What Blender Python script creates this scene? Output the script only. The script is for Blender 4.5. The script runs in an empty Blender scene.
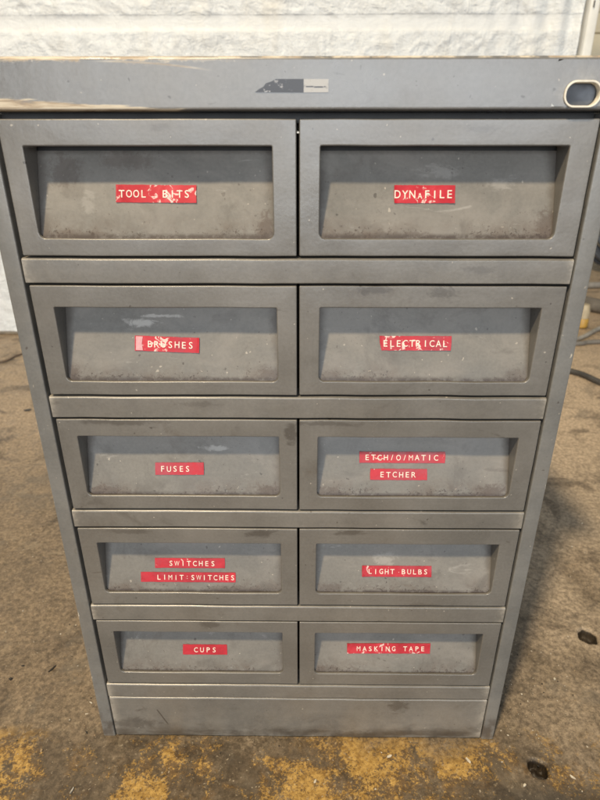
import bpy, bmesh, math, random
import numpy as np
from mathutils import Vector
random.seed(7); rng = np.random.default_rng(7)
R = math.radians
S = bpy.context.scene
C = S.collection

# ------------------------------------------------------------------ camera, light, exposure
cam_d = bpy.data.cameras.new('camera'); cam = bpy.data.objects.new('camera', cam_d); C.objects.link(cam)
cam.location = (0.0069, -0.4367, 0.6294)
cam.rotation_euler = (R(90 - 23.957), R(0.0), R(0.542))
cam_d.sensor_fit = 'VERTICAL'; cam_d.sensor_height = 36.0; cam_d.sensor_width = 27.0
cam_d.lens = 555 / 800 * 36.0
cam_d.clip_start = 0.01; cam_d.clip_end = 200
cam_d.dof.use_dof = True; cam_d.dof.focus_distance = 0.53; cam_d.dof.aperture_fstop = 9.0
S.camera = cam

W = bpy.data.worlds.new('World'); S.world = W; W.use_nodes = True
bg = W.node_tree.nodes['Background']
bg.inputs['Color'].default_value = (0.80, 0.90, 1.0, 1); bg.inputs['Strength'].default_value = 0.16

KEY = Vector((-0.262, -0.466, 0.845)).normalized()          # direction towards the shop lamp
kd = bpy.data.lights.new('shop_lamp', 'AREA'); kl = bpy.data.objects.new('shop_lamp', kd); C.objects.link(kl)
kd.shape = 'DISK'; kd.size = 0.34; kd.energy = 305; kd.color = (1.0, 0.80, 0.53)
kl.location = Vector((0, 0, 0.35)) + KEY * 5.0
kl.rotation_euler = (-KEY).to_track_quat('-Z', 'Y').to_euler()

dd = bpy.data.lights.new('open_doorway', 'AREA'); dl = bpy.data.objects.new('open_doorway', dd); C.objects.link(dl)
dd.shape = 'RECTANGLE'; dd.size = 7.5; dd.size_y = 2.6; dd.energy = 372; dd.color = (0.90, 0.95, 1.0)
dl.location = (0.3, -7.5, 1.62); dl.rotation_euler = (R(90), 0, 0)     # faces +y, towards the cabinet

S.view_settings.view_transform = 'Standard'; S.view_settings.look = 'None'
S.view_settings.exposure = 0.0; S.view_settings.gamma = 1.0
S.render.engine = 'CYCLES'

# ------------------------------------------------------------------ node helpers
class G:
    def __init__(s, name):
        s.m = bpy.data.materials.new(name); s.m.use_nodes = True
        s.t = s.m.node_tree; s.t.nodes.clear()
        s.out = s.n('ShaderNodeOutputMaterial'); s.b = s.n('ShaderNodeBsdfPrincipled')
        s.t.links.new(s.b.outputs[0], s.out.inputs[0])
        s.pos = s.n('ShaderNodeNewGeometry').outputs['Position']
        s.obj = s.n('ShaderNodeTexCoord').outputs['Object']
    def n(s, k): return s.t.nodes.new(k)
    def set(s, sock, v):
        if isinstance(v, bpy.types.NodeSocket): s.t.links.new(v, sock)
        elif isinstance(v, tuple) and len(v) == 3 and sock.type == 'RGBA': sock.default_value = (*v, 1)
        else: sock.default_value = v
    def math(s, op, a, b=0.0, clamp=False):
        k = s.n('ShaderNodeMath'); k.operation = op; k.use_clamp = clamp
        s.set(k.inputs[0], a); s.set(k.inputs[1], b); return k.outputs[0]
    def mul(s, a, b): return s.math('MULTIPLY', a, b)
    def add(s, a, b): return s.math('ADD', a, b)
    def sub(s, a, b): return s.math('SUBTRACT', a, b)
    def map(s, v, scale=(1, 1, 1), loc=(0, 0, 0), rot=(0, 0, 0)):
        k = s.n('ShaderNodeMapping'); s.set(k.inputs[0], v)
        k.inputs['Scale'].default_value = scale; k.inputs['Location'].default_value = loc; k.inputs['Rotation'].default_value = rot
        return k.outputs[0]
    def noise(s, v, scale, detail=3, rough=0.55, dist=0.0):
        k = s.n('ShaderNodeTexNoise'); s.set(k.inputs['Vector'], v); k.inputs['Scale'].default_value = scale
        k.inputs['Detail'].default_value = detail; k.inputs['Roughness'].default_value = rough; k.inputs['Distortion'].default_value = dist
        return k.outputs[0]
    def voro(s, v, scale, feat='F1'):
        k = s.n('ShaderNodeTexVoronoi'); k.feature = feat; s.set(k.inputs['Vector'], v); k.inputs['Scale'].default_value = scale
        return k.outputs[0]
    def ramp(s, v, lo, hi, a=0.0, b=1.0):
        k = s.n('ShaderNodeMapRange'); k.interpolation_type = 'SMOOTHSTEP'
        s.set(k.inputs[0], v); s.set(k.inputs[1], lo); s.set(k.inputs[2], hi); k.inputs[3].default_value = a; k.inputs[4].default_value = b
        return k.outputs[0]
    def mix(s, f, a, b):
        k = s.n('ShaderNodeMix'); k.data_type = 'RGBA'
        s.set(k.inputs[0], f); s.set(k.inputs[6], a); s.set(k.inputs[7], b); return k.outputs[2]
    def val(s, c, f):
        k = s.n('ShaderNodeMix'); k.data_type = 'RGBA'; k.blend_type = 'MULTIPLY'; k.inputs[0].default_value = 1
        s.set(k.inputs[6], c)
        cc = s.n('ShaderNodeCombineColor')
        for i in range(3): s.t.links.new(f, cc.inputs[i])
        s.t.links.new(cc.outputs[0], k.inputs[7]); return k.outputs[2]
    def xyz(s, v):
        k = s.n('ShaderNodeSeparateXYZ'); s.set(k.inputs[0], v); return k.outputs
    def bump(s, h, strength, dist):
        k = s.n('ShaderNodeBump'); s.set(k.inputs['Height'], h); k.inputs['Strength'].default_value = strength; k.inputs['Distance'].default_value = dist
        s.t.links.new(k.outputs[0], s.b.inputs['Normal'])
    def pbr(s, col, rough, metal=0.0, spec=0.5):
        s.set(s.b.inputs['Base Color'], col); s.set(s.b.inputs['Roughness'], rough)
        s.set(s.b.inputs['Metallic'], metal); s.set(s.b.inputs['Specular IOR Level'], spec); return s.m

def flat_mat(name, col, rough=0.6, metal=0.0, var=0.15, scale=60):
    g = G(name); n = g.noise(g.pos, scale, 4)
    return g.pbr(g.val((*col,), g.ramp(n, 0.25, 0.75, 1 - var, 1 + var)), rough, metal)

# scuffs, rubbed patches and rust blooms of the real cabinet: x, z on the front, half width, half height, strength
SCUFFS = [(0.1311, 0.6452, 0.0113, 0.0030, .5), (-0.0965, 0.6459, 0.0071, 0.0025, .4), (0.0621, 0.5300, 0.0142, 0.0032, .9), (0.1174, 0.5293, 0.0095, 0.0040, .7), (-0.1555, 0.4136, 0.0370, 0.0024, .7),
 (0.0291, 0.4125, 0.0263, 0.0024, .7), (-0.0052, 0.4035, 0.0053, 0.0089, .9), (-0.0339, 0.2949, 0.0135, 0.0045, .9), (-0.1613, 0.2963, 0.0194, 0.0025, .6), (0.0509, 0.2955, 0.0154, 0.0030, .8), (-0.0919, 0.1759, 0.0127, 0.0040, .7),
 (0.1132, 0.0550, 0.0102, 0.0090, .9), (-0.1896, 0.0224, 0.0257, 0.0086, .8), (0.0028, 0.0077, 0.0900, 0.0060, .8), (0.1549, 0.0097, 0.0466, 0.0060, .8), (0.1427, 0.5466, 0.0108, 0.0031, .5), (-0.0838, 0.4313, 0.0156, 0.0028, .5), (0.130, 0.2045, 0.02, 0.0025, .5)]
RUBS = [(-0.1318, 0.4985, 0.0118, 0.0030, .9), (-0.1158, 0.5040, 0.0167, 0.0013, .8), (-0.0761, 0.3786, 0.0110, 0.0022, .7), (0.1073, 0.6168, 0.0134, 0.0041, .3), (-0.1590, 0.5931, 0.0046, 0.0087, .22), (0.1534, 0.6077, 0.0090, 0.0035, .28), (0.0889, 0.2523, 0.0101, 0.0063, .35)]
RUST = [(-0.0236, 0.5769, 0.0050, 0.0100, .9), (0.1904, 0.5786, 0.0080, 0.0102, .8), (-0.1301, 0.6250, 0.0180, 0.0061, .5), (-0.1757, 0.6181, 0.0110, 0.0110, .6), (-0.1911, 0.4574, 0.0069, 0.0055, .8), (-0.0248, 0.4580, 0.0086, 0.0055, .8), (-0.0257, 0.3386, 0.0150, 0.0067, .9),
 (0.0284, 0.4560, 0.0069, 0.0040, .6), (0.1815, 0.3400, 0.0140, 0.0066, .9), (-0.1800, 0.3395, 0.0150, 0.0050, .9), (-0.0594, 0.2215, 0.0311, 0.0030, .6), (0.0337, 0.2230, 0.0103, 0.0050, .7), (0.185, 0.4555, 0.008, 0.006, .6), (0.03, 0.340, 0.012, 0.004, .7), (0.03, 0.108, 0.010, 0.004, .6), (-0.17, 0.572, 0.03, 0.003, .6), (0.06, 0.572, 0.04, 0.0025, .6)]
def marks(g, lst, wob, gain=1.0):
    x = g.xyz(g.pos); out = None
    for cx, cz, rx, rz, st in lst:
        u = g.math('DIVIDE', g.sub(x[0], cx), rx); v = g.math('DIVIDE', g.sub(x[2], cz), rz)
        d = g.math('SQRT', g.add(g.mul(u, u), g.mul(v, v)))
        m = g.mul(g.ramp(g.add(d, wob), 1.35, 0.55), st * gain)
        out = m if out is None else g.math('MAXIMUM', out, m)
    return out
GREY = (0.149, 0.144, 0.134)
def paint(name, kind='frame', base=GREY):
    """grey enamel of an old shop cabinet: mottled, finely streaked, stained and chipped"""
    g = G(name); p = g.pos
    n1 = g.noise(p, 11, 5, 0.6)
    n2 = g.noise(g.map(p, (5, 40, 190)), 1.0, 4, 0.6)
    n3 = g.noise(p, 420, 2)
    f = g.mul(g.ramp(n1, 0.3, 0.7, 0.84, 1.13), g.ramp(n2, 0.3, 0.7, 0.975, 1.025))
    f = g.mul(f, g.ramp(n3, 0.25, 0.75, 0.93, 1.07))
    col = g.val(base, f)
    # brownish grime, hand smears
    st = g.mul(g.ramp(g.noise(p, 24, 6, 0.65, 0.6), 0.58, 0.78), 0.50)
    col = g.mix(st, col, (0.080, 0.064, 0.050))
    sm = g.ramp(g.noise(g.map(p, (22, 22, 70)), 1.0, 3, 0.55, 0.8), 0.69, 0.76)
    sm = g.math('MAXIMUM', sm, g.mul(g.ramp(g.noise(g.map(p, (1, 1, 1), (2.2, 6.1, 3.7)), 17, 6, 0.7, 1.2), 0.60, 0.74), 0.7))
    col = g.mix(g.mul(sm, 0.60), col, (0.055, 0.048, 0.042))
    wb = g.mul(g.sub(g.noise(g.map(p, (90, 90, 150)), 1.0, 5, 0.7, 0.8), 0.5), 3.4)
    if kind in ('frame', 'kick'): col = g.mix(marks(g, SCUFFS, wb, 0.72), col, (0.048, 0.042, 0.037))
    # light dust veil and tiny pale specks
    col = g.mix(g.mul(g.ramp(g.noise(p, 7, 4, 0.6), 0.48, 0.75), 0.28), col, (0.25, 0.235, 0.215))
    sp = g.ramp(g.noise(p, 260, 1, 0.4), 0.765, 0.80)
    col = g.mix(g.mul(sp, 0.8), col, (0.42, 0.39, 0.34))
    dk = g.ramp(g.noise(g.map(p, (1, 1, 1), (3, 5, 7)), 190, 1, 0.4), 0.755, 0.79)
    col = g.mix(g.mul(dk, 0.7), col, (0.04, 0.033, 0.028))
    # folded edges paled: rubbed paint, plus fold highlights painted into the colour
    pt = g.n('ShaderNodeNewGeometry').outputs['Pointiness']
    ew = g.mul(g.ramp(pt, 0.525, 0.60), g.ramp(g.noise(p, 60, 4, 0.7), 0.38, 0.62, 0.18, 0.75))
    col = g.mix(ew, col, (0.40, 0.37, 0.32))
    rough = g.ramp(n1, 0.3, 0.7, 0.27, 0.37)
    x = g.xyz(p); o = g.xyz(g.obj)
    if kind == 'lip':
        nl = g.noise(g.map(p, (30, 30, 420)), 1.0, 5, 0.65, 0.3)
        # long wedge scrape along the lower left edge
        t = g.sub(0.0128, g.mul(g.add(x[0], 0.240), 0.0600))
        m1 = g.ramp(g.sub(g.add(g.mul(nl, 0.006), t), g.sub(x[2], 0.6530)), 0.0018, 0.0028)
        m1 = g.mul(m1, g.ramp(x[0], -0.2115, -0.2105)); m1 = g.mul(m1, g.ramp(nl, 0.30, 0.44, 0.25, 1.0))
        # chipped upper edge on the left
        m2 = g.mul(g.ramp(g.add(x[2], g.mul(g.noise(g.map(p, (60, 60, 150), rot=(0, R(8), 0)), 1.0, 6, 0.75, 0.6), 0.016)), 0.6938, 0.6956), g.ramp(x[0], -0.02, -0.10))
        m2 = g.math('MAXIMUM', g.mul(m2, 0.85), g.mul(g.ramp(g.add(x[2], g.mul(g.noise(g.map(p, (70, 70, 260), (2, 1, 1), rot=(0, R(6), 0)), 1.0, 6, 0.75, 0.6), 0.012)), 0.6918, 0.6934), g.mul(g.ramp(x[0], -0.205, -0.195), g.ramp(x[0], -0.14, -0.16))))
        m3 = g.mul(g.ramp(x[2], 0.6876, 0.6886), g.ramp(g.noise(g.map(p, (60, 60, 60)), 1.0, 4, 0.7), 0.42, 0.58))
        # one arched scratch
        arc = g.sub(x[2], g.sub(0.6862, g.mul(g.mul(g.add(x[0], 0.135), g.add(x[0], 0.135)), 0.9)))
        m4 = g.mul(g.mul(g.ramp(g.math('ABSOLUTE', arc), 0.0008, 0.0003), g.ramp(x[0], -0.14, -0.12)), g.ramp(x[0], -0.055, -0.075))
        m4 = g.mul(m4, 0.6)
        m = g.math('MAXIMUM', g.math('MAXIMUM', m1, m2), g.math('MAXIMUM', m3, m4))
        col = g.mix(m, col, g.mix(g.ramp(nl, 0.35, 0.6), (0.33, 0.25, 0.17), (0.62, 0.56, 0.45)))
        rough = g.math('MAXIMUM', rough, g.mul(m, 0.7))
    if kind == 'kick':
        # scuffed dark foot
        d = g.mul(g.ramp(x[2], 0.026, 0.004), g.ramp(g.noise(g.map(p, (18, 18, 60)), 1.0, 5, 0.6), 0.36, 0.62))
        col = g.mix(g.mul(d, 0.75), col, (0.045, 0.035, 0.026))
        # the long dark scratch
        u = g.sub(x[0], g.add(-0.155, g.mul(g.sub(x[2], 0.03), -0.42)))
        sc = g.mul(g.ramp(g.math('ABSOLUTE', u), 0.0012, 0.0004), g.mul(g.ramp(x[2], 0.020, 0.023), g.ramp(x[2], 0.047, 0.044)))
        col = g.mix(g.mul(sc, 0.7), col, (0.03, 0.025, 0.02))
    if kind == 'stile':
        e = g.mul(g.ramp(g.noise(g.map(p, (160, 60, 55)), 1.0, 4, 0.6), 0.66, 0.72), g.ramp(g.math('ABSOLUTE', x[0]), 0.2185, 0.226))
        col = g.mix(g.mul(e, 0.85), col, (0.60, 0.55, 0.46))
        d = g.mul(g.ramp(x[2], 0.06, 0.01), g.ramp(g.noise(g.map(p, (60, 60, 40)), 1.0, 5, 0.6), 0.40, 0.60))
        col = g.mix(g.mul(d, 0.7), col, (0.05, 0.038, 0.03))
    if kind == 'recess':
        col = g.mix(g.mul(g.ramp(g.noise(g.map(p, (14, 14, 22)), 1.0, 5, 0.65, 0.8), 0.42, 0.66), 0.35), col, (0.28, 0.262, 0.24))
        # whitish rubbed smears
        w = g.mul(g.ramp(g.noise(g.map(p, (26, 26, 90), (1, 4, 2)), 1.0, 6, 0.7, 1.0), 0.62, 0.72), 0.28)
        col = g.mix(w, col, (0.48, 0.47, 0.45))
        col = g.mix(marks(g, RUBS, wb, 0.8), col, (0.50, 0.49, 0.47))
        wr = g.mul(g.sub(g.noise(p, 170, 6, 0.8, 0.5), 0.5), 4.2)
        col = g.mix(marks(g, RUST, wr, 0.75), col, (0.070, 0.047, 0.036))
        # rust coloured dirt collected above the bottom fold and in its corners
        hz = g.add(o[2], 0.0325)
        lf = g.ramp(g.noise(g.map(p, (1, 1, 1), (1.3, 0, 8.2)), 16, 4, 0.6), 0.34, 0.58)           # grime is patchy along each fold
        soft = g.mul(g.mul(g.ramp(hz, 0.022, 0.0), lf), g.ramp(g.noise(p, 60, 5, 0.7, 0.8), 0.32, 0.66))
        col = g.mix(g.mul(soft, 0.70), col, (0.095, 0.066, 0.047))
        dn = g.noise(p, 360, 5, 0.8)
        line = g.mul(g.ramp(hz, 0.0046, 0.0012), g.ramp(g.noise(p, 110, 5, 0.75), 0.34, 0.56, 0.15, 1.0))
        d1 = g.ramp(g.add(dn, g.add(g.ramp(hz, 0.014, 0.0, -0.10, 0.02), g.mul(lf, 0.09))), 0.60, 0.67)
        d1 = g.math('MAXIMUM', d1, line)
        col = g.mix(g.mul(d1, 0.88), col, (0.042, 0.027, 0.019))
        # grime up the two sides
        sd = g.ramp(g.add(g.mul(g.math('ABSOLUTE', o[0]), 11.2), g.mul(g.noise(p, 40, 5, 0.7), 0.30)), 1.06, 1.16)
        col = g.mix(g.mul(sd, 0.45), col, (0.075, 0.060, 0.050))
        d2 = g.ramp(g.add(g.noise(p, 240, 5, 0.8), g.ramp(g.noise(p, 20, 3), 0.4, 0.7, -0.08, 0.06)), 0.66, 0.73)
        col = g.mix(g.mul(d2, 0.45), col, (0.06, 0.045, 0.036))
        d3 = g.ramp(g.noise(g.map(p, (1, 1, 1), (7, 3, 4)), 26, 5, 0.65, 0.6), 0.54, 0.70)
        col = g.mix(g.mul(d3, 0.40), col, (0.075, 0.066, 0.058))
        rough = g.add(rough, 0.16)
    g.bump(g.add(g.noise(p, 60, 3), g.mul(n3, 0.25)), 0.22, 0.0009)
    return g.pbr(col, rough, 0.0, 0.55 if kind == 'recess' else 0.9)

M = {}
M['frame'] = paint('grey_enamel'); M['lip'] = paint('grey_enamel_scraped', 'lip', (0.165, 0.166, 0.166)); M['kick'] = paint('grey_enamel_scuffed', 'kick')
M['stile'] = paint('grey_enamel_chipped', 'stile', (0.155, 0.158, 0.156)); M['recess'] = paint('grey_enamel_dusty', 'recess', (0.168, 0.163, 0.150))
M['inside'] = flat_mat('bare_inside', (0.06, 0.06, 0.06), 0.7)
def tape_mat(name, wear, off=(0, 0, 0)):
    g = G(name); p = g.map(g.pos, (1, 1, 1), off)
    n = g.noise(p, 42, 4, 0.6, 0.5); n2 = g.noise(g.map(p, (1, 1, 1), (2, 3, 1)), 120, 3, 0.6, 1.5)
    col = g.val((0.44, 0.016, 0.030), g.ramp(n, 0.3, 0.7, 0.82, 1.15))
    col = g.mix(g.mul(g.ramp(n, 0.55, 0.75), 0.32 * wear), col, (0.58, 0.13, 0.16))
    w = g.ramp(g.add(n2, g.mul(g.ramp(n, 0.42, 0.68), 0.16)), 0.80 - 0.098 * wear, 0.85 - 0.098 * wear)
    col = g.mix(g.mul(w, 0.85), col, (0.72, 0.62, 0.58))
    dk = g.ramp(g.noise(g.map(p, (1, 1, 1), (5, 1, 9)), 110, 4, 0.7), 0.66, 0.74)
    col = g.mix(g.mul(dk, 0.45), col, (0.10, 0.015, 0.02))
    g.bump(g.noise(p, 90, 3), 0.35, 0.0012)
    return g.pbr(col, g.ramp(n, 0.3, 0.7, 0.30, 0.50), 0, 0.4)
M['tape2'] = tape_mat('red_tape_cracked', 1.0); M['tape1'] = tape_mat('red_tape_rubbed', 0.75); M['tape0'] = tape_mat('red_tape_clean', 0.35); M['tape3'] = tape_mat('red_tape_flaking', 1.75, (0.37, 0.2, 0.11)); M['tape4'] = tape_mat('red_tape_creased', 0.95, (0.83, 0.4, 0.52))
def letter_mat():
    g = G('embossed_white'); n = g.noise(g.pos, 190, 3, 0.6)
    return g.pbr(g.mix(g.mul(g.ramp(n, 0.56, 0.68), 0.40), (0.80, 0.76, 0.67), (0.58, 0.30, 0.26)), 0.5)
M['letter'] = letter_mat()

# ------------------------------------------------------------------ mesh helpers
def link(name, me, parent=None, mats=(), loc=(0, 0, 0), smooth=True, angle=35, wn=False):
    o = bpy.data.objects.new(name, me); C.objects.link(o)
    for m in mats: me.materials.append(m)
    if smooth:
        for f in me.polygons: f.use_smooth = True
        me.set_sharp_from_angle(angle=R(angle))
    if wn:
        w = o.modifiers.new('weighted_normals', 'WEIGHTED_NORMAL'); w.weight = 90; w.keep_sharp = True
    o.location = loc
    if parent: o.parent = parent
    return o
def bm_obj(name, bm, parent=None, mats=(), loc=(0, 0, 0), **k):
    bmesh.ops.recalc_face_normals(bm, faces=bm.faces)
    me = bpy.data.meshes.new(name); bm.to_mesh(me); bm.free()
    return link(name, me, parent, mats, loc, **k)
def tag(o, label=None, cat=None, group=None, kind=None):
    if label: o['label'] = label
    if cat: o['category'] = cat
    if group: o['group'] = group
    if kind: o['kind'] = kind
    return o
def empty(name, loc=(0, 0, 0)):
    o = bpy.data.objects.new(name, None); C.objects.link(o); o.location = loc; o.empty_display_size = 0.05; return o
def box(bm, a, b, bev=0.0, seg=3):
    v = [bm.verts.new((x, y, z)) for x in (a[0], b[0]) for y in (a[1], b[1]) for z in (a[2], b[2])]
    fs = [bm.faces.new([v[i] for i in q]) for q in ((0, 1, 3, 2), (4, 6, 7, 5), (0, 4, 5, 1), (2, 3, 7, 6), (0, 2, 6, 4), (1, 5, 7, 3))]
    if bev:
        es = list({e for f in fs for e in f.edges})
        bmesh.ops.bevel(bm, geom=es, offset=bev, segments=seg, profile=0.5, affect='EDGES')
def boxobj(name, a, b, parent, mat, bev=0.0012, cuts=0):
    bm = bmesh.new(); box(bm, a, b, bev); return bm_obj(name, bm, parent, [mat])
def tube(bm, pts, r, n=10, rfun=None):
    pts = [Vector(p) for p in pts]; rings = []
    for i, p in enumerate(pts):
        t = (pts[min(i + 1, len(pts) - 1)] - pts[max(i - 1, 0)]).normalized()
        u = t.cross(Vector((0, 0, 1)));
        if u.length < 1e-4: u = t.cross(Vector((0, 1, 0)))
        u.normalize(); w = u.cross(t); rr = r if rfun is None else rfun(i / (len(pts) - 1)) * r
        rings.append([bm.verts.new(p + (u * math.cos(2 * math.pi * k / n) + w * math.sin(2 * math.pi * k / n)) * rr) for k in range(n)])
    for a, b in zip(rings, rings[1:]):
        for k in range(n): bm.faces.new((a[k], a[(k + 1) % n], b[(k + 1) % n], b[k]))
    bm.faces.new(rings[0]); bm.faces.new(rings[-1])
def spline(ctrl, n=16):
    P = [Vector(c) for c in ctrl]; P = [P[0] * 2 - P[1]] + P + [P[-1] * 2 - P[-2]]; out = []
    for i in range(1, len(P) - 2):
        for k in range(n):
            t = k / n
            out.append(0.5 * ((2 * P[i]) + (P[i + 1] - P[i - 1]) * t + (2 * P[i - 1] - 5 * P[i] + 4 * P[i + 1] - P[i + 2]) * t * t + (3 * P[i] - P[i - 1] - 3 * P[i + 1] + P[i + 2]) * t ** 3))
    out.append(P[-2]); return out
def rrect(x0, x1, z0, z1, rad, k=6, sub=6):
    """rounded rectangle loop, counter-clockwise from lower left; rad = (ll, lr, ur, ul)"""
    cs = [(x0, z0, 1, 1, 180), (x1, z0, -1, 1, 270), (x1, z1, -1, -1, 0), (x0, z1, 1, -1, 90)]
    corners = []
    for (x, z, sx, sz, a0), r in zip(cs, rad):
        corners.append([(x + sx * r + r * math.cos(R(a0 + 90 * i / k)), z + sz * r + r * math.sin(R(a0 + 90 * i / k))) for i in range(k + 1)])
    out = []
    for i in range(4):
        out += corners[i]; a = corners[i][-1]; b = corners[(i + 1) % 4][0]
        out += [(a[0] + (b[0] - a[0]) * j / sub, a[1] + (b[1] - a[1]) * j / sub) for j in range(1, sub)]
    return out
def vnoise(x, y, seed=0):
    """value noise on arrays"""
    xi = np.floor(x).astype(np.int64); yi = np.floor(y).astype(np.int64); fx = x - xi; fy = y - yi
    fx = fx * fx * (3 - 2 * fx); fy = fy * fy * (3 - 2 * fy)
    def h(a, b):
        n = (a * 374761393 + b * 668265263 + seed * 1442695041) & 0xffffffff
        n = ((n ^ (n >> 13)) * 1274126177) & 0xffffffff
        return ((n ^ (n >> 16)) & 0xffff) / 65535.0
    return (h(xi, yi) * (1 - fx) + h(xi + 1, yi) * fx) * (1 - fy) + (h(xi, yi + 1) * (1 - fx) + h(xi + 1, yi + 1) * fx) * fy
def grid_mesh(name, X, Y, Z):
    ny, nx = X.shape
    me = bpy.data.meshes.new(name)
    co = np.stack([X, Y, Z], -1).reshape(-1, 3)
    i = np.arange(nx * ny).reshape(ny, nx)
    q = np.stack([i[:-1, :-1], i[:-1, 1:], i[1:, 1:], i[1:, :-1]], -1).reshape(-1, 4)
    me.vertices.add(len(co)); me.vertices.foreach_set('co', co.ravel())
    me.loops.add(q.size); me.loops.foreach_set('vertex_index', q.ravel())
    me.polygons.add(len(q)); me.polygons.foreach_set('loop_start', np.arange(0, q.size, 4)); me.polygons.foreach_set('loop_total', np.full(len(q), 4))
    me.update(); me.validate(); return me

# ------------------------------------------------------------------ floor
HOLES = [(0.2703, -0.0330, 0.0092, 0.0108, 0.4), (0.4125, 0.1545, 0.0125, 0.0130, 0.2)]
def axis(lo, hi, a, b, step, grow=1.18):
    c = list(np.arange(a, b, step)); s = step; v = c[0]
    while v > lo: s *= grow; v -= s; c.insert(0, v)
    s = step; v = c[-1]
    while v < hi: s *= grow; v += s; c.append(v)
    return np.array(c)
def floor_obj():
    xs = axis(-14, 14, -0.50, 0.62, 0.0017); ys = axis(-12, 16, -0.13, 0.36, 0.0017)
    X, Y = np.meshgrid(xs, ys)
    Z = 0.0016 * (vnoise(X * 22, Y * 22, 1) - .5) + 0.0012 * (vnoise(X * 70, Y * 70, 2) - .5) + 0.0006 * (vnoise(X * 190, Y * 190, 3) - .5)
    near = np.clip(1.5 - np.hypot(X, Y) * 0.6, 0, 1); Z *= near
    for hx, hy, rx, ry, a in HOLES:
        dx, dy = X - hx, Y - hy; c, s = math.cos(a), math.sin(a); u, v = dx * c + dy * s, -dx * s + dy * c
        rr = np.sqrt((u / rx) ** 2 + (v / ry) ** 2) + 0.3 * (vnoise(X * 160, Y * 160, 5) - .5)
        k = np.clip((1.18 - rr) / 0.36, 0, 1); k = k * k * (3 - 2 * k)
        Z += k * (-0.016 + 0.004 * vnoise(X * 260, Y * 260, 8))
        rim = np.exp(-((rr - 1.4) / 0.25) ** 2); Z += rim * 0.0007
    Z -= 0.0012
    g = G('worn_concrete'); p = g.pos; x = g.xyz(p)
    big = g.noise(p, 2.2, 5, 0.6, 0.4); mid = g.noise(p, 17, 8, 0.72, 0.9); fine = g.noise(p, 150, 5, 0.75); grit = g.noise(p, 520, 2, 0.6)
    col = g.mix(g.ramp(mid, 0.30, 0.70), (0.078, 0.060, 0.041), (0.215, 0.170, 0.118))
    col = g.mix(g.mul(g.ramp(big, 0.40, 0.66), 0.55), col, (0.235, 0.180, 0.122))
    # paler, greyer patches to the right of the cabinet and towards the back
    col = g.mix(g.mul(g.mul(g.ramp(x[0], 0.20, 0.42), g.ramp(g.noise(p, 6, 5, 0.6), 0.30, 0.56)), 0.75), col, (0.400, 0.325, 0.240))
    col = g.mix(g.mul(g.mul(g.ramp(x[1], 0.30, 0.95), g.ramp(x[0], -0.3, 0.4, 0.55, 1.0)), 0.85), col, (0.52, 0.41, 0.295))
    # damp / oily dark blotches
    col = g.mix(g.mul(g.ramp(g.noise(g.map(p, (1, 1, 1), (9.3, 5.1, 0)), 8, 6, 0.65, 0.8), 0.52, 0.66), 0.62), col, (0.040, 0.029, 0.020))
    col = g.val(col, g.mul(g.ramp(fine, 0.32, 0.68, 0.58, 1.40), g.ramp(grit, 0.2, 0.8, 0.76, 1.24)))
    # pale scuffed patches and grey cement showing
    col = g.mix(g.mul(g.ramp(g.noise(g.map(p, (1, 1, 1), (3.1, 8.4, 0)), 21, 7, 0.72, 1.2), 0.56, 0.68), 0.55), col, (0.30, 0.245, 0.175))
    col = g.mix(g.mul(g.ramp(g.noise(g.map(p, (1, 1, 1), (6.7, 1.2, 0)), 9, 6, 0.7, 1.0), 0.54, 0.66), 0.45), col, (0.135, 0.120, 0.098))
    # trodden dark dirt along the front of the cabinet
    col = g.mix(g.mul(g.mul(g.ramp(x[1], 0.02, -0.03), g.ramp(g.noise(p, 15, 6, 0.7), 0.30, 0.60)), 0.60), col, (0.062, 0.046, 0.030))
    # rubbed-off ochre line paint in front of the cabinet
    edge = g.add(x[1], g.mul(g.sub(g.noise(p, 9, 4), 0.5), 0.10))
    band = g.mul(g.ramp(edge, 0.020, -0.022), 1.0)
    def hump(c, w): return g.ramp(g.math('ABSOLUTE', g.sub(x[0], c)), w, w * 0.35)
    zone = g.math('MAXIMUM', g.math('MAXIMUM', g.mul(hump(0.10, 0.19), 0.95), hump(-0.36, 0.10)), g.math('MAXIMUM', g.mul(hump(-0.155, 0.07), 0.85), g.mul(hump(0.33, 0.12), 0.35)))
    pres = g.add(g.ramp(g.noise(g.map(p, (1, 1, 1), (0.31, 0.17, 0)), 22, 4, 0.6, 0.5), 0.34, 0.64, -0.10, 0.06), g.mul(g.sub(zone, 0.48), 0.15))
    grain = g.add(g.mul(g.noise(p, 90, 5, 0.72, 0.4), 0.30), g.mul(g.noise(p, 360, 4, 0.8), 0.70))
    under = g.mul(band, g.ramp(g.add(g.noise(p, 34, 6, 0.75), g.mul(pres, 1.3)), 0.42, 0.66))
    col = g.mix(g.mul(under, 0.50), col, g.val((0.170, 0.092, 0.024), g.ramp(fine, 0.32, 0.68, 0.6, 1.4)))
    ym = g.mul(band, g.ramp(g.add(grain, pres), 0.52, 0.61))
    ymr = g.mul(g.mul(g.ramp(x[0], 0.30, 0.36), g.ramp(x[1], 0.14, 0.06)), g.ramp(grain, 0.60, 0.68))
    ym = g.math('MAXIMUM', ym, g.mul(ymr, 0.7))
    ycol = g.mix(g.ramp(fine, 0.3, 0.7), (0.270, 0.150, 0.034), (0.640, 0.420, 0.130))
    col = g.mix(g.mul(ym, 0.85), col, ycol)
    # darker corner, bottom right
    col = g.mix(g.mul(g.mul(g.ramp(x[1], -0.040, -0.066), g.ramp(x[0], 0.17, 0.24)), 0.65), col, (0.045, 0.040, 0.034))
    # pale grit
    ps = g.ramp(g.noise(p, 330, 1, 0.4), 0.745, 0.775)
    col = g.mix(g.mul(ps, 0.85), col, (0.42, 0.36, 0.27))
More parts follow.
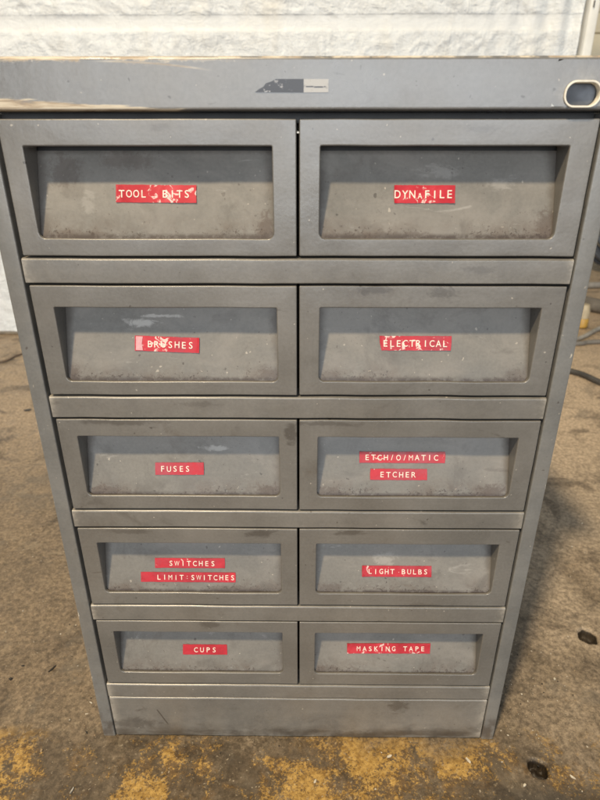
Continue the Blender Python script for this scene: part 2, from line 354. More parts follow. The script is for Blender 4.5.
    # coarse pale aggregate
    ag = g.ramp(g.noise(g.map(p, (1, 1, 1), (2.2, 7.7, 0)), 210, 3, 0.6), 0.63, 0.69)
    col = g.mix(g.mul(ag, 0.45), col, (0.36, 0.30, 0.215))
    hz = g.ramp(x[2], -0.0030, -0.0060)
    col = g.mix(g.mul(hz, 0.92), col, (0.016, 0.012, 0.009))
    g.bump(g.add(g.add(mid, g.mul(fine, 0.45)), g.mul(grit, 0.30)), 0.32, 0.003)
    m = g.pbr(col, g.ramp(mid, 0.3, 0.7, 0.42, 0.70), 0, 0.4)
    o = link('ground', grid_mesh('ground', X, Y, Z), None, [m], angle=60)
    tag(o, kind='structure')
floor_obj()

# ------------------------------------------------------------------ background: sheeted wall, post, far sectional door
WY = 1.576
def wall_obj():
    root = empty('sheeted_wall', (-0.6, WY, 0))
    tag(root, 'white crinkled plastic sheeting wall with taped seams behind the cabinet', 'wall')
    xs = np.concatenate([np.arange(-3.2, -1.3, 0.03), np.arange(-1.3, 0.845, 0.005)]); zs = np.concatenate([np.arange(0.015, 0.80, 0.012), np.arange(0.80, 1.30, 0.004), np.arange(1.30, 2.6, 0.03)])
    X, Z = np.meshgrid(xs, zs)
    wx = X * 14 + 2.2 * vnoise(X * 8, Z * 8, 11) + 0.5 * Z * 14; wz = Z * 17 + 2.2 * vnoise(X * 8, Z * 8, 12)
    def ridge(a, b, s): return 1 - np.abs(2 * vnoise(a, b, s) - 1)
    H = 0.45 * ridge(wx, wz, 1) ** 2 + 0.35 * ridge(wx * 2.1 + 3, wz * 1.7, 2) ** 2 + 0.2 * ridge(wx * 4.3, wz * 4.1, 3)
    mask = 1 - np.exp(-((Z - 0.994) / 0.021) ** 4)
    mask *= 1 - 0.8 * np.exp(-((X - 0.79 - 0.06 * (Z - 0.9)) / 0.02) ** 4)
    Yd = -0.010 * H * mask + 0.012 * vnoise(X * 3, Z * 3, 4) - 0.0012 * (1 - mask)
    # vertical gathers near the right-hand edge
    g_ = np.clip((X - 0.52) / 0.25, 0, 1); Yd += -0.008 * g_ * np.sin(X * 95 + 6 * vnoise(X * 5, Z * 3, 9)) * (0.4 + 0.6 * vnoise(X * 4, Z * 5, 10))
    g = G('white_sheeting'); p = g.pos
    x = g.xyz(p); n = g.noise(p, 16, 5, 0.65, 1.2)
    off = g.ramp(g.math('ABSOLUTE', g.sub(x[2], 0.994)), 0.019, 0.023)                     # the smooth taped seam
    col = g.mix(g.ramp(n, 0.42, 0.72), (0.755, 0.81, 0.86), (0.66, 0.70, 0.735))
    col = g.mix(g.mul(g.sub(1.0, off), 0.6), col, (0.75, 0.79, 0.82))
    col = g.mix(g.mul(g.ramp(g.noise(g.map(p, (7, 7, 1.5)), 1.0, 4), 0.52, 0.72), 0.35), col, (0.74, 0.71, 0.62))
    w1 = g.noise(g.map(p, (26, 26, 11), rot=(0, R(32), 0)), 1.0, 4, 0.6, 2.0); w2 = g.noise(g.map(p, (12, 12, 30), rot=(0, R(-24), 0)), 1.0, 4, 0.6, 2.0)
    w1 = g.math('ABSOLUTE', g.sub(w1, 0.5)); w2 = g.math('ABSOLUTE', g.sub(w2, 0.5))
    g.bump(g.mul(g.add(g.add(w1, w2), g.mul(g.noise(p, 70, 3, 0.6, 1.0), 0.25)), g.add(g.mul(off, 0.65), 0.40)), 0.75, 0.010)
    m = g.pbr(col, 0.38, 0, 0.4)
    me = grid_mesh('sheet', X + 0.6, Yd, Z); link('sheet', me, root, [m], angle=70)
    m2 = flat_mat('wall_base_timber', (0.50, 0.42, 0.31), 0.7, var=0.25, scale=25)
    boxobj('base_trim', (-2.6, 0.012, 0.001), (1.44, 0.06, 0.034), root, m2, 0.002)
wall_obj()
mw = flat_mat('cream_painted_timber', (0.82, 0.84, 0.82), 0.55, var=0.08, scale=18)
def post():
    root = empty('wall_post', (0.872, WY, 0)); tag(root, 'white painted upright post at the right end of the crinkled wall', 'post')
    boxobj('post_shaft', (-0.024, -0.03, 0.0), (0.004, 0.06, 2.6), root, mw, 0.003)
    bm = bmesh.new(); box(bm, (-0.0165, -0.0345, 1.024), (-0.0135, -0.0302, 1.042), 0.0006)
    bm_obj('latch_pin', bm, root, [flat_mat('dark_iron', (0.05, 0.05, 0.05), 0.5, 0.6)])
post()
def far_door():
    DY = 4.2
    root = empty('sectional_door', (3.2, DY, 0)); tag(root, 'cream sectional door with blue grey window panes far behind, at the right edge', 'door')
    md = flat_mat('cream_door_panel', (0.78, 0.72, 0.55), 0.5, var=0.07, scale=9)
    z = 0.0
    for h in (0.70, 0.70, 0.60, 0.60):
        bm = bmesh.new()
        if abs(z - 1.40) < 0.01:
            box(bm, (-1.95, 0, z + 0.006), (1.9, 0.05, z + 0.125), 0.006); box(bm, (-1.95, 0, z + 0.48), (1.9, 0.05, z + h), 0.006)
            for xx in (-1.95, -0.62, 0.70, 1.86): box(bm, (xx, 0.002, z + 0.127), (xx + (0.80 if xx < -1.9 else 0.06), 0.048, z + 0.478), 0.003)
        else: box(bm, (-1.95, 0, z + 0.006), (1.9, 0.05, z + h), 0.006)
        bm_obj('door_section', bm, root, [md]); z += h
    gl = G('blue_grey_glass'); gm = gl.pbr((0.10, 0.14, 0.20), 0.12, 0, 0.5)
    for a, b in ((-1.13, -0.63), (-0.55, 0.69), (0.77, 1.85)): boxobj('window_pane', (a, 0.02, 1.532), (b, 0.03, 1.872), root, gm, 0.001)
far_door()

# ------------------------------------------------------------------ the cabinet
cab = empty('drawer_cabinet', (0, 0, 0))
tag(cab, 'grey metal cabinet of ten drawers with red label tapes standing on the concrete floor', 'cabinet')
HW, DEP = 0.230, 0.42
def shell():
    # the two sides, each folded into a stile at the front
    for s in (-1, 1):
        bm = bmesh.new()
        prof = [(s * 0.2156, 0.024), (s * 0.2156, 0.0016), (s * 0.2160, 0.0006), (s * 0.2168, 0.0), (s * 0.2282, 0.0), (s * 0.2293, 0.0004), (s * 0.2298, 0.0014), (s * HW, 0.003),
                (s * HW, DEP), (s * (HW - 0.002), DEP), (s * (HW - 0.002), 0.026), (s * 0.2172, 0.026), (s * 0.2172, 0.024)]
        zs = [0.0] + list(np.linspace(0.004, 0.652, 30)) + [0.6555]
        rings = [[bm.verts.new((x, y, z)) for x, y in prof] for z in zs]
        n = len(prof)
        for a, b in zip(rings, rings[1:]):
            for k in range(n): bm.faces.new((a[k], a[(k + 1) % n], b[(k + 1) % n], b[k]))
        bm.faces.new(rings[0]); bm.faces.new(rings[-1])
        bm_obj('side_panel', bm, cab, [M['stile']], angle=40, wn=True)
    boxobj('back_panel', (-0.2275, DEP - 0.004, 0.004), (0.2275, DEP - 0.001, 0.655), cab, M['inside'], 0)
    boxobj('base_panel', (-0.2275, 0.028, 0.052), (0.2275, DEP - 0.005, 0.054), cab, M['inside'], 0)
    # top: front lip with oval cut-out + flat deck behind
    lx, z0, z1, yf = 0.262, 0.6566, 0.6895, -0.0035
    ox, oz, ow, oh = 0.1958, 0.6664, 0.0124, 0.0080
    bm = bmesh.new()
    # lip built as strips of a profile left of the hole, a ring round the hole, and a strip to its right
    prof = [(0.020, z0), (0.0, z0), (-0.0018, z0 + 0.0003), (-0.0031, z0 + 0.0011), (yf, z0 + 0.0024), (yf, z1 - 0.0026), (-0.0030, z1 - 0.0012), (-0.0018, z1 - 0.0003), (0.0, z1)]
    xa, xb = ox - 0.020, ox + 0.020
    def strip(x0, x1, nseg):
        cols = [[bm.verts.new((x0 + (x1 - x0) * i / nseg, y, z)) for y, z in prof] for i in range(nseg + 1)]
        for a, b in zip(cols, cols[1:]):
            for k in range(len(prof) - 1): bm.faces.new((a[k], b[k], b[k + 1], a[k + 1]))
        return cols
    A = strip(-lx, xa, 90); B = strip(xb, lx, 12)
    # above/below the hole: continue the folds
    cols = [[bm.verts.new((xa + (xb - xa) * i / 12, y, z)) for y, z in prof] for i in range(13)]
    for a, b in zip(cols, cols[1:]):
        for k in list(range(0, 4)) + list(range(5, len(prof) - 1)): bm.faces.new((a[k], b[k], b[k + 1], a[k + 1]))
    hole = rrect(ox - ow, ox + ow, oz - oh, oz + oh, (oh * .95,) * 4, 8, 6)
    outer = []
    n = len(hole)
    # outer loop on the front face rectangle
    for hx, hz in hole:
        dx, dz = hx - ox, hz - oz; t = min((xb - ox) / max(abs(dx), 1e-9), ((z1 - 0.0026) - oz if dz > 0 else oz - (z0 + 0.0024)) / max(abs(dz), 1e-9))
        outer.append((ox + dx * t, oz + dz * t))
    L0 = [bm.verts.new((x, yf, z)) for x, z in outer]; L1 = [bm.verts.new((x, yf, z)) for x, z in hole]
    L2 = [bm.verts.new((x, yf + 0.0016, z)) for x, z in hole]
    for k in range(n):
        j = (k + 1) % n; bm.faces.new((L0[k], L0[j], L1[j], L1[k])); bm.faces.new((L1[k], L1[j], L2[j], L2[k]))
    bmesh.ops.remove_doubles(bm, verts=bm.verts, dist=0.0002)
    me = bpy.data.meshes.new('top_lip'); bmesh.ops.recalc_face_normals(bm, faces=bm.faces); bm.to_mesh(me); bm.free()
    link('top_lip', me, cab, [M['lip']], angle=35, wn=True)
    boxobj('top_deck', (-lx, 0.0002, z1 - 0.0022), (lx, DEP + 0.01, z1 - 0.0006), cab, M['stile'], 0.0004)
    boxobj('top_underside', (-lx + 0.002, 0.0205, z0 + 0.0004), (lx - 0.002, DEP, z0 + 0.002), cab, M['stile'], 0)
    boxobj('header_strip', (-0.2150, 0.0150, 0.6495), (0.2150, 0.0180, z0 - 0.0003), cab, M['inside'], 0)  # filler behind the gap; its dark colour paints in shade under the lip
    # bright rolled ring and the dished plug inside it
    bm = bmesh.new(); sec = [(0.0, -0.0005), (0.0003, -0.0013), (0.0008, -0.0014), (0.0013, -0.0012), (0.0015, -0.0004), (0.0015, 0.004)]
    loops = []
    for off, y in reversed(sec):
        w, h = ow + 0.0004 - off, oh + 0.0004 - off
        loops.append([bm.verts.new((x, yf + y, z)) for x, z in rrect(ox - w, ox + w, oz - h, oz + h, (h * .93,) * 4, 8, 6)])
    for a, b in zip(loops, loops[1:]):
        for k in range(len(a)): bm.faces.new((a[k], a[(k + 1) % len(a)], b[(k + 1) % len(a)], b[k]))
    gr = bm_obj('oval_grommet', bm, cab, [flat_mat('worn_ivory_ring', (0.80, 0.77, 0.68), 0.35, 0.0, 0.12, 300)])
    bm = bmesh.new(); loops = []
    for sc, y in ((1.0, 0.0034), (0.9, 0.0050), (0.5, 0.0056), (0.02, 0.0057)):
        w, h = (ow - 0.0006) * sc, (oh - 0.0006) * sc
        loops.append([bm.verts.new((x, yf + y, z)) for x, z in rrect(ox - w, ox + w, oz - h, oz + h, (h * .9,) * 4, 8, 6)])
    for a, b in zip(loops, loops[1:]):
        for k in range(len(a)): bm.faces.new((a[k], a[(k + 1) % len(a)], b[(k + 1) % len(a)], b[k]))
    bm.faces.new(loops[-1])
    bm_obj('grommet_plug', bm, gr, [flat_mat('blue_grey_plug', (0.075, 0.083, 0.098), 0.40, 0.2, 0.25, 120)])
    # worn two-tone name sticker
    bm = bmesh.new(); zc, y0 = 0.6718, yf - 0.0004
    rag = [(-0.0280, zc - 0.0040), (-0.0252, zc - 0.0022), (-0.0222, zc - 0.0008), (-0.0205, zc + 0.0012), (-0.0165, zc + 0.0024), (-0.0135, zc + 0.0038)]
    front = [(0.0052, zc - 0.0042), (0.0052, zc + 0.0038)] + rag[::-1]
    va = [bm.verts.new((x, y0, z)) for x, z in front]; vb = [bm.verts.new((x, yf - 0.00005, z)) for x, z in front]
    bm.faces.new(va)
    for k in range(len(va)): bm.faces.new((va[k], va[(k + 1) % len(va)], vb[(k + 1) % len(va)], vb[k]))
    nb = len(bm.faces)
    box(bm, (0.0054, y0, zc - 0.0042), (0.0222, yf - 0.00005, zc + 0.0037)); na = len(bm.faces)
    # small illegible remains of print on the pale half
    for x0, x1, z0_, z1_ in ((0.0068, 0.0120, zc - 0.0010, zc - 0.0004), (0.0124, 0.0186, zc - 0.0013, zc - 0.0006), (0.0190, 0.0204, zc - 0.0010, zc - 0.0005)):
        box(bm, (x0, y0 - 0.00015, z0_), (x1, y0 - 0.00002, z1_))
    for i, f in enumerate(bm.faces): f.material_index = 0 if i < nb else (1 if i < na else 0)
    g = G('dark_sticker'); n_ = g.noise(g.map(g.pos, (330, 330, 520)), 1.0, 4, 0.7)
    md = g.pbr(g.mix(g.mul(g.ramp(n_, 0.60, 0.66), g.ramp(g.xyz(g.pos)[0], 0.0, -0.012)), (0.040, 0.042, 0.052), (0.46, 0.47, 0.50)), 0.35)
    g = G('pale_sticker'); n_ = g.noise(g.pos, 300, 4, 0.7)
    mp = g.pbr(g.mix(g.ramp(n_, 0.55, 0.70), (0.46, 0.46, 0.455), (0.20, 0.20, 0.20)), 0.4)
    bm_obj('name_sticker', bm, cab, [md, mp], smooth=False)
shell()

ROWS = [  # top, bottom of the drawer front; top, bottom of its pull opening (metres above the floor)
    (0.6519, 0.5566, 0.6343, 0.5697), (0.5337, 0.4396, 0.5160, 0.4521), (0.4161, 0.3218, 0.3992, 0.3366), (0.2996, 0.2040, 0.2820, 0.2196), (0.1806, 0.0882, 0.1653, 0.1052)]
def wob(bm, cx=0.0, cz=0.0, amp=0.0006):
    bm.verts.ensure_lookup_table()
    co = np.array([v.co[:] for v in bm.verts]); X, Z = co[:, 0] + cx, co[:, 2] + cz
    dy = amp * (vnoise(X * 26 + 40, Z * 26 + 40, 31) - .5) + 0.35 * amp * (vnoise(X * 75 + 40, Z * 75 + 40, 32) - .5)
    dz = 0.00045 * (vnoise(X * 33 + 40, Z * 9 + 40, 33) - .5)
    for v, a, b in zip(bm.verts, dy, dz): v.co.y += a; v.co.z += b
# rails between the rows and the kick plate
for i in range(5):
    hi = ROWS[i][1] - 0.0016; lo = (ROWS[i + 1][0] + 0.0018) if i < 4 else 0.0668
    bm = bmesh.new(); 
    prof = [(0.022, lo), (0.0012, lo), (0.0004, lo + 0.0003), (0.0, lo + 0.0011), (0.0, hi - 0.0019), (0.0005, hi - 0.0009), (0.0016, hi - 0.0002), (0.0030, hi), (0.022, hi)]
    cols = [[bm.verts.new((-0.2138 + 0.4278 * k / 80, y - 0.0005, z)) for y, z in prof] for k in range(81)]
    for a, b in zip(cols, cols[1:]):
        for k in range(len(prof)): bm.faces.new((a[k], b[k], b[(k + 1) % len(prof)], a[(k + 1) % len(prof)]))
    bm.faces.new(cols[0]); bm.faces.new(cols[-1])
    wob(bm)
    bm_obj('rail', bm, cab, [M['frame']], wn=True)
bm = bmesh.new()
prof = [(0.018, 0.0008), (0.0010, 0.0008), (0.0, 0.002), (0.0, 0.0628), (0.0005, 0.0640), (0.0016, 0.0648), (0.004, 0.0650), (0.018, 0.0650)]
cols = [[bm.verts.new((-0.2138 + 0.4278 * k / 80, y, z)) for y, z in prof] for k in range(81)]
for a, b in zip(cols, cols[1:]):
    for k in range(len(prof)): bm.faces.new((a[k], b[k], b[(k + 1) % len(prof)], a[(k + 1) % len(prof)]))
bm.faces.new(cols[0]); bm.faces.new(cols[-1])
wob(bm)
bm_obj('kick_plate', bm, cab, [M['kick']], wn=True)

# --- letters for the embossed tapes
FC = {}
def glyph(ch, bold=0.012):
    if (ch, bold) in FC: return FC[(ch, bold)]
    cu = bpy.data.curves.new('glyph', 'FONT'); cu.body = ch; cu.size = 1.0; cu.offset = bold; cu.extrude = 0.0; cu.resolution_u = 3
    o = bpy.data.objects.new('glyph', cu); C.objects.link(o)
    dg = bpy.context.evaluated_depsgraph_get(); dg.update(); e = o.evaluated_get(dg); me = e.to_mesh()
    vs = [tuple(v.co[:2]) for v in me.vertices]; fs = [tuple(p.vertices) for p in me.polygons]
    e.to_mesh_clear(); bpy.data.objects.remove(o); bpy.data.curves.remove(cu)
    FC[(ch, bold)] = (vs, fs); return vs, fs

DB, DT = 0.0032, 0.0235                                    # depth of the sloped pull panel at its bottom and top
# tape: (text, centre x, distance of its centre along z, width, height, first letter centre offset, advance, letter height, tilt, wear)
TAPES = {
 (0, 0): [('TOOL  BITS', -0.1069, 0.6011, 0.0612, 0.0130, -0.0262, 0.00552, 0.0058, -0.4, 2)],
 (0, 1): [('DYNAFILE', 0.0973, 0.6009, 0.0462, 0.0132, -0.0207, 0.00566, 0.0062, 0.0, 4)],
 (1, 0): [('BRUSHES', -0.1100, 0.4812, 0.0545, 0.0128, -0.0145, 0.00575, 0.0058, -2.0, 2)],
 (1, 1): [('ELECTRICAL', 0.1000, 0.4824, 0.0608, 0.0122, -0.0250, 0.00560, 0.0058, 0.0, 3)],
 (2, 0): [('FUSES', -0.1100, 0.3600, 0.0455, 0.0118, -0.0155, 0.00580, 0.0056, 0.3, 0)],
 (2, 1): [('ETCH/O/MATIC', 0.0975, 0.3712, 0.0798, 0.0106, -0.0325, 0.00580, 0.0055, 0.0, 1), ('ETCHER', 0.0946, 0.3558, 0.0530, 0.0106, -0.0155, 0.00590, 0.0055, 0.0, 0)],
 (3, 0): [('SWITCHES', -0.1095, 0.2478, 0.0712, 0.0104, -0.0192, 0.00610, 0.0055, 0.0, 0), ('LIMIT SWITCHES', -0.1114, 0.2336, 0.0968, 0.0104, -0.0300, 0.00580, 0.0055, 0.0, 0)],
 (3, 1): [('LIGHT BULBS', 0.1010, 0.2406, 0.0702, 0.0116, -0.0270, 0.00565, 0.0055, 0.0, 1)],
 (4, 0): [('CUPS', -0.1023, 0.1284, 0.0486, 0.0116, -0.0100, 0.00680, 0.0058, 0.0, 0)],
 (4, 1): [('MASKING TAPE', 0.1002, 0.1312, 0.0912, 0.0116, -0.0330, 0.00640, 0.0056, 0.4, 1)],
}
def drawer(r, c):
    zt, zb, ot, ob = ROWS[r]
    x0, x1 = ((-0.2122, 0.0003), (0.0021, 0.2135))[c]
    a, b = ((-0.1955, -0.0160), (0.0188, 0.1962))[c]
    if r == 0: a, b = ((-0.1966, -0.0174), (0.0175, 0.1954))[c]
    cx, cz = (a + b) / 2, (ot + ob) / 2
    jit = random.uniform(-0.0004, 0.0006)                       # no two drawers are pushed in equally far
    k = (DT - DB) / (ot - ob)
    dep = lambda z: DB + k * (z - ob)
    bm = bmesh.new()
    def loop(rect, rad, y, off=0.0):
        pts = rrect(rect[0] + off, rect[1] - off, rect[2] + off, rect[3] - off, [max(q - off, 0.0002) for q in rad], 6, 24)
        return [bm.verts.new((x - cx, (y(z) if callable(y) else y), z - cz)) for x, z in pts]
    O = (x0, x1, zb, zt); orad = (0.0012,) * 4; I = (a, b, ob, ot); irad = (0.0046, 0.0046, 0.0010, 0.0010)
    L = [loop(O, orad, 0.018), loop(O, orad, 0.0010), loop(O, orad, 0.0004, 0.0003), loop(O, orad, 0.0001, 0.0006), loop(O, orad, 0.0, 0.0010)]
    # flat of the frame, then the soft fold into the opening
    fr = 0.0010
    for i in range(1, 4):                                     # intermediate loops keep the flat evenly meshed
        t = i / 4
        P = rrect(O[0] + .0010, O[1] - .0010, O[2] + .0010, O[3] - .0010, (0.0002,) * 4, 6, 24); Q = rrect(I[0] - fr, I[1] + fr, I[2] - fr, I[3] + fr, [q + fr for q in irad], 6, 24)
        L.append([bm.verts.new((p[0] * (1 - t) + q[0] * t - cx, 0.0, p[1] * (1 - t) + q[1] * t - cz)) for p, q in zip(P, Q)])
    for i in range(5):
        an = R(90 * i / 4); off = -fr + fr * math.sin(an); y = fr * (1 - math.cos(an))
        L.append(loop(I, irad, y, off))
    L.append(loop(I, irad, lambda z: max(dep(z) - 0.0009, 0.0021)))
    for p, q in zip(L, L[1:]):
        n = len(p)
        for i in range(n): bm.faces.new((p[i], p[(i + 1) % n], q[(i + 1) % n], q[i]))
    wob(bm, cx, cz)
    d = bm_obj('drawer', bm, cab, [M['frame']], (cx, jit, cz), angle=40, wn=True)
    # sloped pull panel with slight dents
    nx, nz = 64, 24
    X, Z = np.meshgrid(np.linspace(a - 0.004, b + 0.004, nx), np.linspace(ob - 0.0022, ot - 0.0030, nz))
    Yp = dep(Z) + 0.0005 * (vnoise(X * 24 + r * 9, Z * 24 + c * 5, 21) - .5)
    pm = grid_mesh('recess_panel', X - cx, Yp, Z - cz)
    link('recess_panel', pm, d, [M['recess']], angle=60)
    # drawer tray closing the inside
    bm = bmesh.new(); box(bm, (x0 - cx + 0.004, 0.0265, zb - cz + 0.004), (x1 - cx - 0.004, 0.36, zt - cz - 0.006))
    bm_obj('drawer_tray', bm, d, [M['inside']], smooth=False)
    for (text, tx, tz, w, h, first, adv, lh, tilt, wear) in TAPES[(r, c)]:
        nrm = Vector((0, -1, k)).normalized(); up = Vector((0, k, 1)).normalized(); base = Vector((tx - cx, dep(tz) - 0.0000, tz - cz))
        ct, sn = math.cos(R(tilt)), math.sin(R(tilt))
        def P(u, v, n): return base + Vector((1, 0, 0)) * (u * ct - v * sn) + up * (u * sn + v * ct) + nrm * n
        bm = bmesh.new()
        NU = 28; th = 0.00042
        rows = []
        def lift(u, v):
            # slightly lifting ends / bubbles in old tape
            e = max(0.0, abs(u) / (w / 2) - 0.90) / 0.10
            return th + 0.0003 + 0.00055 * e * (0.4 + 0.6 * random.random()) * (1 if wear else 0.3) + 0.00010 * math.sin(u * 240 + tz * 90)
        for j in range(3):
            v = -h / 2 + h * j / 2
            row = []
            for i in range(NU + 1):
                u = -w / 2 + w * i / NU
                if i == 0 and text == 'ELECTRICAL' and j == 0: u += 0.0036
                if i == 0 and text == 'ELECTRICAL' and j == 1: u += 0.0006
                if i in (0, NU): u += random.uniform(-0.0003, 0.0003)
                row.append((u, v + (random.uniform(-0.00012, 0.00012))))
            rows.append(row)
        T = [[bm.verts.new(P(u, v, lift(u, v))) for u, v in row] for row in rows]
        Bt = [[bm.verts.new(P(u, v, lift(u, v) - th)) for u, v in row] for row in rows]
        for j in range(2):
            for i in range(NU): bm.faces.new((T[j][i], T[j][i + 1], T[j + 1][i + 1], T[j + 1][i]))
        for i in range(NU):
            bm.faces.new((T[0][i], Bt[0][i], Bt[0][i + 1], T[0][i + 1])); bm.faces.new((T[2][i], T[2][i + 1], Bt[2][i + 1], Bt[2][i]))
        for j in range(2):
            bm.faces.new((T[j][0], T[j + 1][0], Bt[j + 1][0], Bt[j][0])); bm.faces.new((T[j][NU], Bt[j][NU], Bt[j + 1][NU], T[j + 1][NU]))
        bmesh.ops.recalc_face_normals(bm, faces=bm.faces)
        nt = len(bm.faces)
        for i, ch in enumerate(text):
            if ch == ' ': continue
            vs, fs = glyph(ch, -0.008 if ch in 'MW' else 0.001); xs_ = [q[0] for q in vs]; zs_ = [q[1] for q in vs]
            mx, sc = (min(xs_) + max(xs_)) / 2, lh / 0.73
            sx = sc * {'M': 0.80, 'W': 0.66, 'O': 0.76, 'C': 0.84, 'G': 0.80, 'D': 0.84, 'N': 0.84, 'H': 0.86, 'U': 0.86, 'A': 0.84, 'Y': 0.9, 'K': 0.92, 'T': 0.95}.get(ch, 1.0)
            u0 = first + adv * i + random.uniform(-0.00012, 0.00012); v0 = random.uniform(-0.00015, 0.00015); s2 = 1.0
            if text == 'DYNAFILE' and ch == 'A': s2 = 0.72; v0 -= 0.0004
            vv = []
            for q in vs:
                u = u0 + (q[0] - mx) * sx * s2; v = v0 - lh / 2 + q[1] * sc * s2
                vv.append((u, v))
            hi = [bm.verts.new(P(u, v, th + 0.00066)) for u, v in vv]; lo = [bm.verts.new(P(u, v, th)) for u, v in vv]
            ec = {}
            for f in fs:
                try: bm.faces.new([hi[t] for t in f])
                except ValueError: pass
                for t in range(len(f)): e = (f[t], f[(t + 1) % len(f)]); ec[tuple(sorted(e))] = ec.get(tuple(sorted(e)), 0) + 1
            for (p, q), n in ec.items():
                if n == 1: bm.faces.new((hi[p], hi[q], lo[q], lo[p]))
        if text == 'LIMIT SWITCHES':
            for vv in (-0.0012, 0.0012):
                q = [bm.verts.new(P(first + adv * 5 + du, vv + dv, th + 0.0006)) for du, dv in ((-.0003, -.0003), (.0003, -.0003), (.0003, .0003), (-.0003, .0003))]; bm.faces.new(q)
        if text == 'BRUSHES':      # pale cracked piece at the left end
            q = [bm.verts.new(P(u, v, th + 0.00072)) for u, v in ((-w / 2 + .0008, -h / 2 + .0006), (-w / 2 + .0068, -h / 2 + .0006), (-w / 2 + .0058, 0), (-w / 2 + .0066, h / 2 - .0006), (-w / 2 + .0008, h / 2 - .0006))]; fq = bm.faces.new(q)
        bm.faces.ensure_lookup_table()
        for i, f in enumerate(bm.faces): f.material_index = 0 if i < nt else 1
        if text == 'BRUSHES': bm.faces[len(bm.faces) - 1].material_index = 2
        me = bpy.data.meshes.new('label_tape'); bm.to_mesh(me); bm.free()
        o = link('label_tape', me, d, [M['tape%d' % wear], M['letter']] + ([M['pink']] if text == 'BRUSHES' else []), smooth=False)
        o['label'] = 'red embossed tape reading ' + text.replace('  ', ' ')
M['pink'] = flat_mat('faded_pink_tape', (0.62, 0.30, 0.33), 0.4, 0, 0.2, 260)
for r in range(5):
    for c in range(2): drawer(r, c)

# ------------------------------------------------------------------ hoses and odds on the floor behind, right
def hose(name, ctrl, rad, col, label, cat, rough=0.5, group=None):
    bm = bmesh.new(); tube(bm, spline(ctrl, 14), rad, 12)
    o = bm_obj(name, bm, None, [flat_mat(name + '_rubber', col, rough, 0, 0.25, 30)], angle=50); tag(o, label, cat, group); return o
hose('air_hose', [(0.45, 1.36, .009), (0.66, 1.28, .009), (0.838, 1.188, .009), (0.90, 1.075, .009), (1.05, 0.98, .009), (1.4, 0.95, .009)], 0.0085, (0.055, 0.052, 0.048),
     'dark rubber hose nearest the cabinet on the tan floor at right', 'hose')
hose('pale_cable', [(0.80, 1.40, .007), (1.006, 1.524, .007), (1.157, 1.664, .008), (1.45, 1.90, .008)], 0.0085, (0.33, 0.32, 0.29), 'pale grey cable slanting away on the floor beside a yellow plug', 'cable', 0.45)
hose('grey_cable', [(0.78, 1.47, .008), (0.98, 1.470, .008), (1.073, 1.492, .008), (1.5, 1.52, .008)], 0.008, (0.20, 0.19, 0.175), 'mid grey cable lying straight just in front of the yellow plug', 'cable', 0.5)
hose('duct_hose', [(1.205, 2.12, .03), (1.23, 1.98, .03), (1.33, 1.88, .03), (1.55, 1.80, .03), (1.9, 1.8, .03)], 0.030, (0.16, 0.145, 0.125), 'thick brown grey hose bending on the floor behind the yellow plug', 'hose', 0.6)
hose('steel_pipe', [(1.1, 2.37, .016), (1.5, 2.40, .016), (2.3, 2.44, .016)], 0.016, (0.30, 0.29, 0.27), 'grey pipe lying across the floor farthest back, before the dark coil', 'pipe', 0.4)
# yellow plug
pl = empty('cable_plug', (1.098, 1.70, 0)); tag(pl, 'yellow plug standing on the floor between the cabinet edge and the hoses', 'plug')
def lathe(bm, prof, n=20, ax=None):
    rings = [[bm.verts.new((r * math.cos(2 * math.pi * k / n), r * math.sin(2 * math.pi * k / n), z)) for k in range(n)] for r, z in prof]
    for a, b in zip(rings, rings[1:]):
        for k in range(n): bm.faces.new((a[k], a[(k + 1) % n], b[(k + 1) % n], b[k]))
    bm.faces.new(rings[0]); bm.faces.new(rings[-1])
bm = bmesh.new(); lathe(bm, [(0.020, 0.001), (0.024, 0.004), (0.024, 0.034), (0.022, 0.038)]); bm_obj('plug_body', bm, pl, [flat_mat('yellow_plastic', (0.50, 0.31, 0.07), 0.4, 0, 0.12)])
bm = bmesh.new(); lathe(bm, [(0.021, 0.0385), (0.022, 0.070), (0.017, 0.092)]); bm_obj('plug_cap', bm, pl, [flat_mat('ivory_plastic', (0.50, 0.43, 0.30), 0.45)])
# coil of hose standing upright
bm = bmesh.new(); pts = []
for i in range(9 * 40 + 1):
    t = i / 40; a = 2 * math.pi * t; rr = 0.15 + 0.017 * t
    pts.append((rr * math.cos(a), 0.03 * math.sin(a * 0.37), rr * math.sin(a) + 0.322))
tube(bm, pts, 0.0125, 8)
o = bm_obj('hose_coil', bm, None, [flat_mat('coil_rubber', (0.085, 0.095, 0.11), 0.4, 0, 0.3, 14)], (1.83, 2.80, 0.0), angle=60); tag(o, 'dark blue grey coil of hose standing upright at the right edge', 'hose coil')
# thin cord at left
hose('thin_cord', [(-1.6, 1.05, .003), (-1.15, 1.22, .003), (-0.995, 1.27, .003), (-0.955, 1.36, .003), (-0.80, 1.48, .003), (-0.5, 1.50, .003)], 0.0028, (0.12, 0.085, 0.06), 'thin brown cord on the floor in front of the white wall at left', 'cord', 0.7)

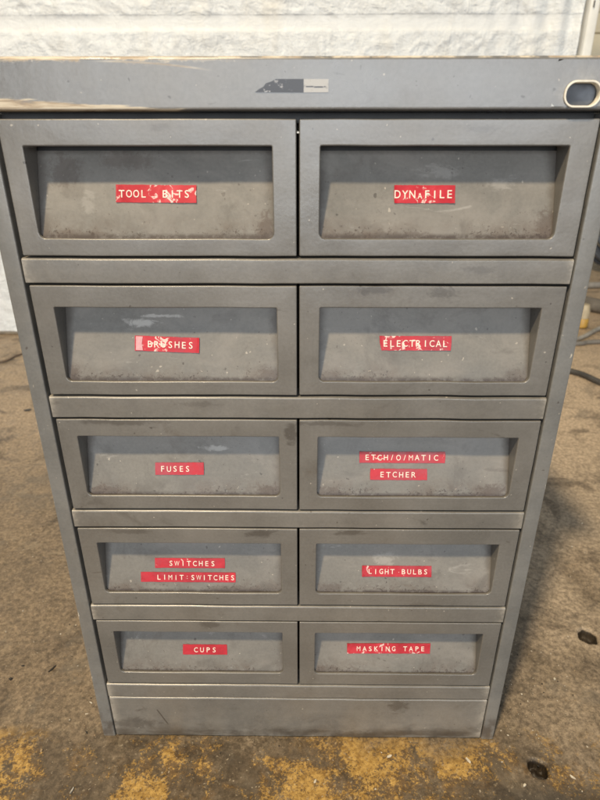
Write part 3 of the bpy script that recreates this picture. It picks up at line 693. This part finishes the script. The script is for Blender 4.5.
# ------------------------------------------------------------------ litter on the floor
mch = flat_mat('pale_chip', (0.60, 0.55, 0.45), 0.6, 0, 0.15, 200); mdk = flat_mat('dark_steel_sliver', (0.05, 0.045, 0.04), 0.5, 0.3, 0.2, 200); mst = flat_mat('bright_swarf', (0.55, 0.52, 0.46), 0.3, 0.5, 0.2, 300)
def chip(x, y, s, rot, label, mat=mch, name='paint_chip', asp=0.5, cat='chip'):
    bm = bmesh.new(); n = 7; top = []; bot = []
    for i in range(n):
        a = 2 * math.pi * i / n; rr = s * random.uniform(0.7, 1.1); px, py = rr * math.cos(a), rr * math.sin(a) * asp
        h = 0.0006 + 0.0007 * random.random() + 0.12 * abs(px) * random.random()
        top.append(bm.verts.new((px, py, h + 0.0006))); bot.append(bm.verts.new((px * 1.03, py * 1.03, h - 0.0006 if h > .0012 else 0)))
    bm.faces.new(top); bm.faces.new(bot)
    for i in range(n): bm.faces.new((top[i], top[(i + 1) % n], bot[(i + 1) % n], bot[i]))
    o = bm_obj(name, bm, None, [mat], (x, y, -0.0006), smooth=False); o.rotation_euler.z = rot; tag(o, label, cat); return o
chip(0.105, -0.022, 0.0030, 0.3, 'pale chip on the yellow paint below the kick plate, right of centre')
chip(0.194, -0.026, 0.0040, -1.0, 'narrow pale chip on yellow paint near the cabinet right foot', asp=0.35)
chip(0.248, -0.052, 0.0026, 0.6, 'small pale chip lying below the lower round floor hole')
chip(0.304, -0.043, 0.0034, -0.7, 'slim pale chip right of the lower floor hole', asp=0.35)
chip(-0.243, -0.062, 0.0042, 1.3, 'curled bright sliver on the yellow stain left of the cabinet foot', mst, 'metal_sliver', 0.22, 'sliver')
chip(-0.329, 0.092, 0.0068, 1.05, 'thin dark sliver on the brown floor left of the cabinet', mdk, 'metal_sliver', 0.16, 'sliver')
chip(-0.736, 0.907, 0.011, 0.4, 'dark lump on the floor farthest back at left', mdk, 'dirt_lump', 0.6, 'lump')
chip(0.020, -0.050, 0.0024, 0.9, 'small pale chip on yellow paint, in front of the cabinet middle')
def litter():
    bm = bmesh.new()
    for i in range(620):
        if i < 420: x, y = random.uniform(-0.5, 0.62), random.uniform(-0.12, 0.45)
        else:
            s = random.choice((-1, 1)); x, y = s * (0.235 + abs(random.gauss(0, 0.05))), random.uniform(-0.02, 0.22)
        if abs(x) < 0.234 and y > -0.004: continue
        s = random.uniform(0.0005, 0.0013) * (1.8 if random.random() < 0.05 else 1); a = random.uniform(0, 6.28); e = random.uniform(0.25, 1.0)
        vs = []
        for z in (0.0, s * 0.8):
            for q in range(4):
                t = a + q * 1.5708; px, py = s * math.cos(q * 1.5708) * random.uniform(.7, 1.2), s * e * math.sin(q * 1.5708) * random.uniform(.7, 1.2)
                vs.append(bm.verts.new((x + px * math.cos(a) - py * math.sin(a), y + px * math.sin(a) + py * math.cos(a), z - 0.0008)))
        mi = random.choice((0, 0, 1, 1, 2))
        for f in ((4, 5, 6, 7), (0, 1, 5, 4), (1, 2, 6, 5), (2, 3, 7, 6), (3, 0, 4, 7)): bm.faces.new([vs[t] for t in f]).material_index = mi
    m3 = flat_mat('tan_grit', (0.30, 0.22, 0.13), 0.7)
    o = bm_obj('floor_grit', bm, None, [mch, m3, mdk], smooth=False); tag(o, 'loose pale and dark grit scattered over the concrete floor', 'grit', kind='stuff')
litter()
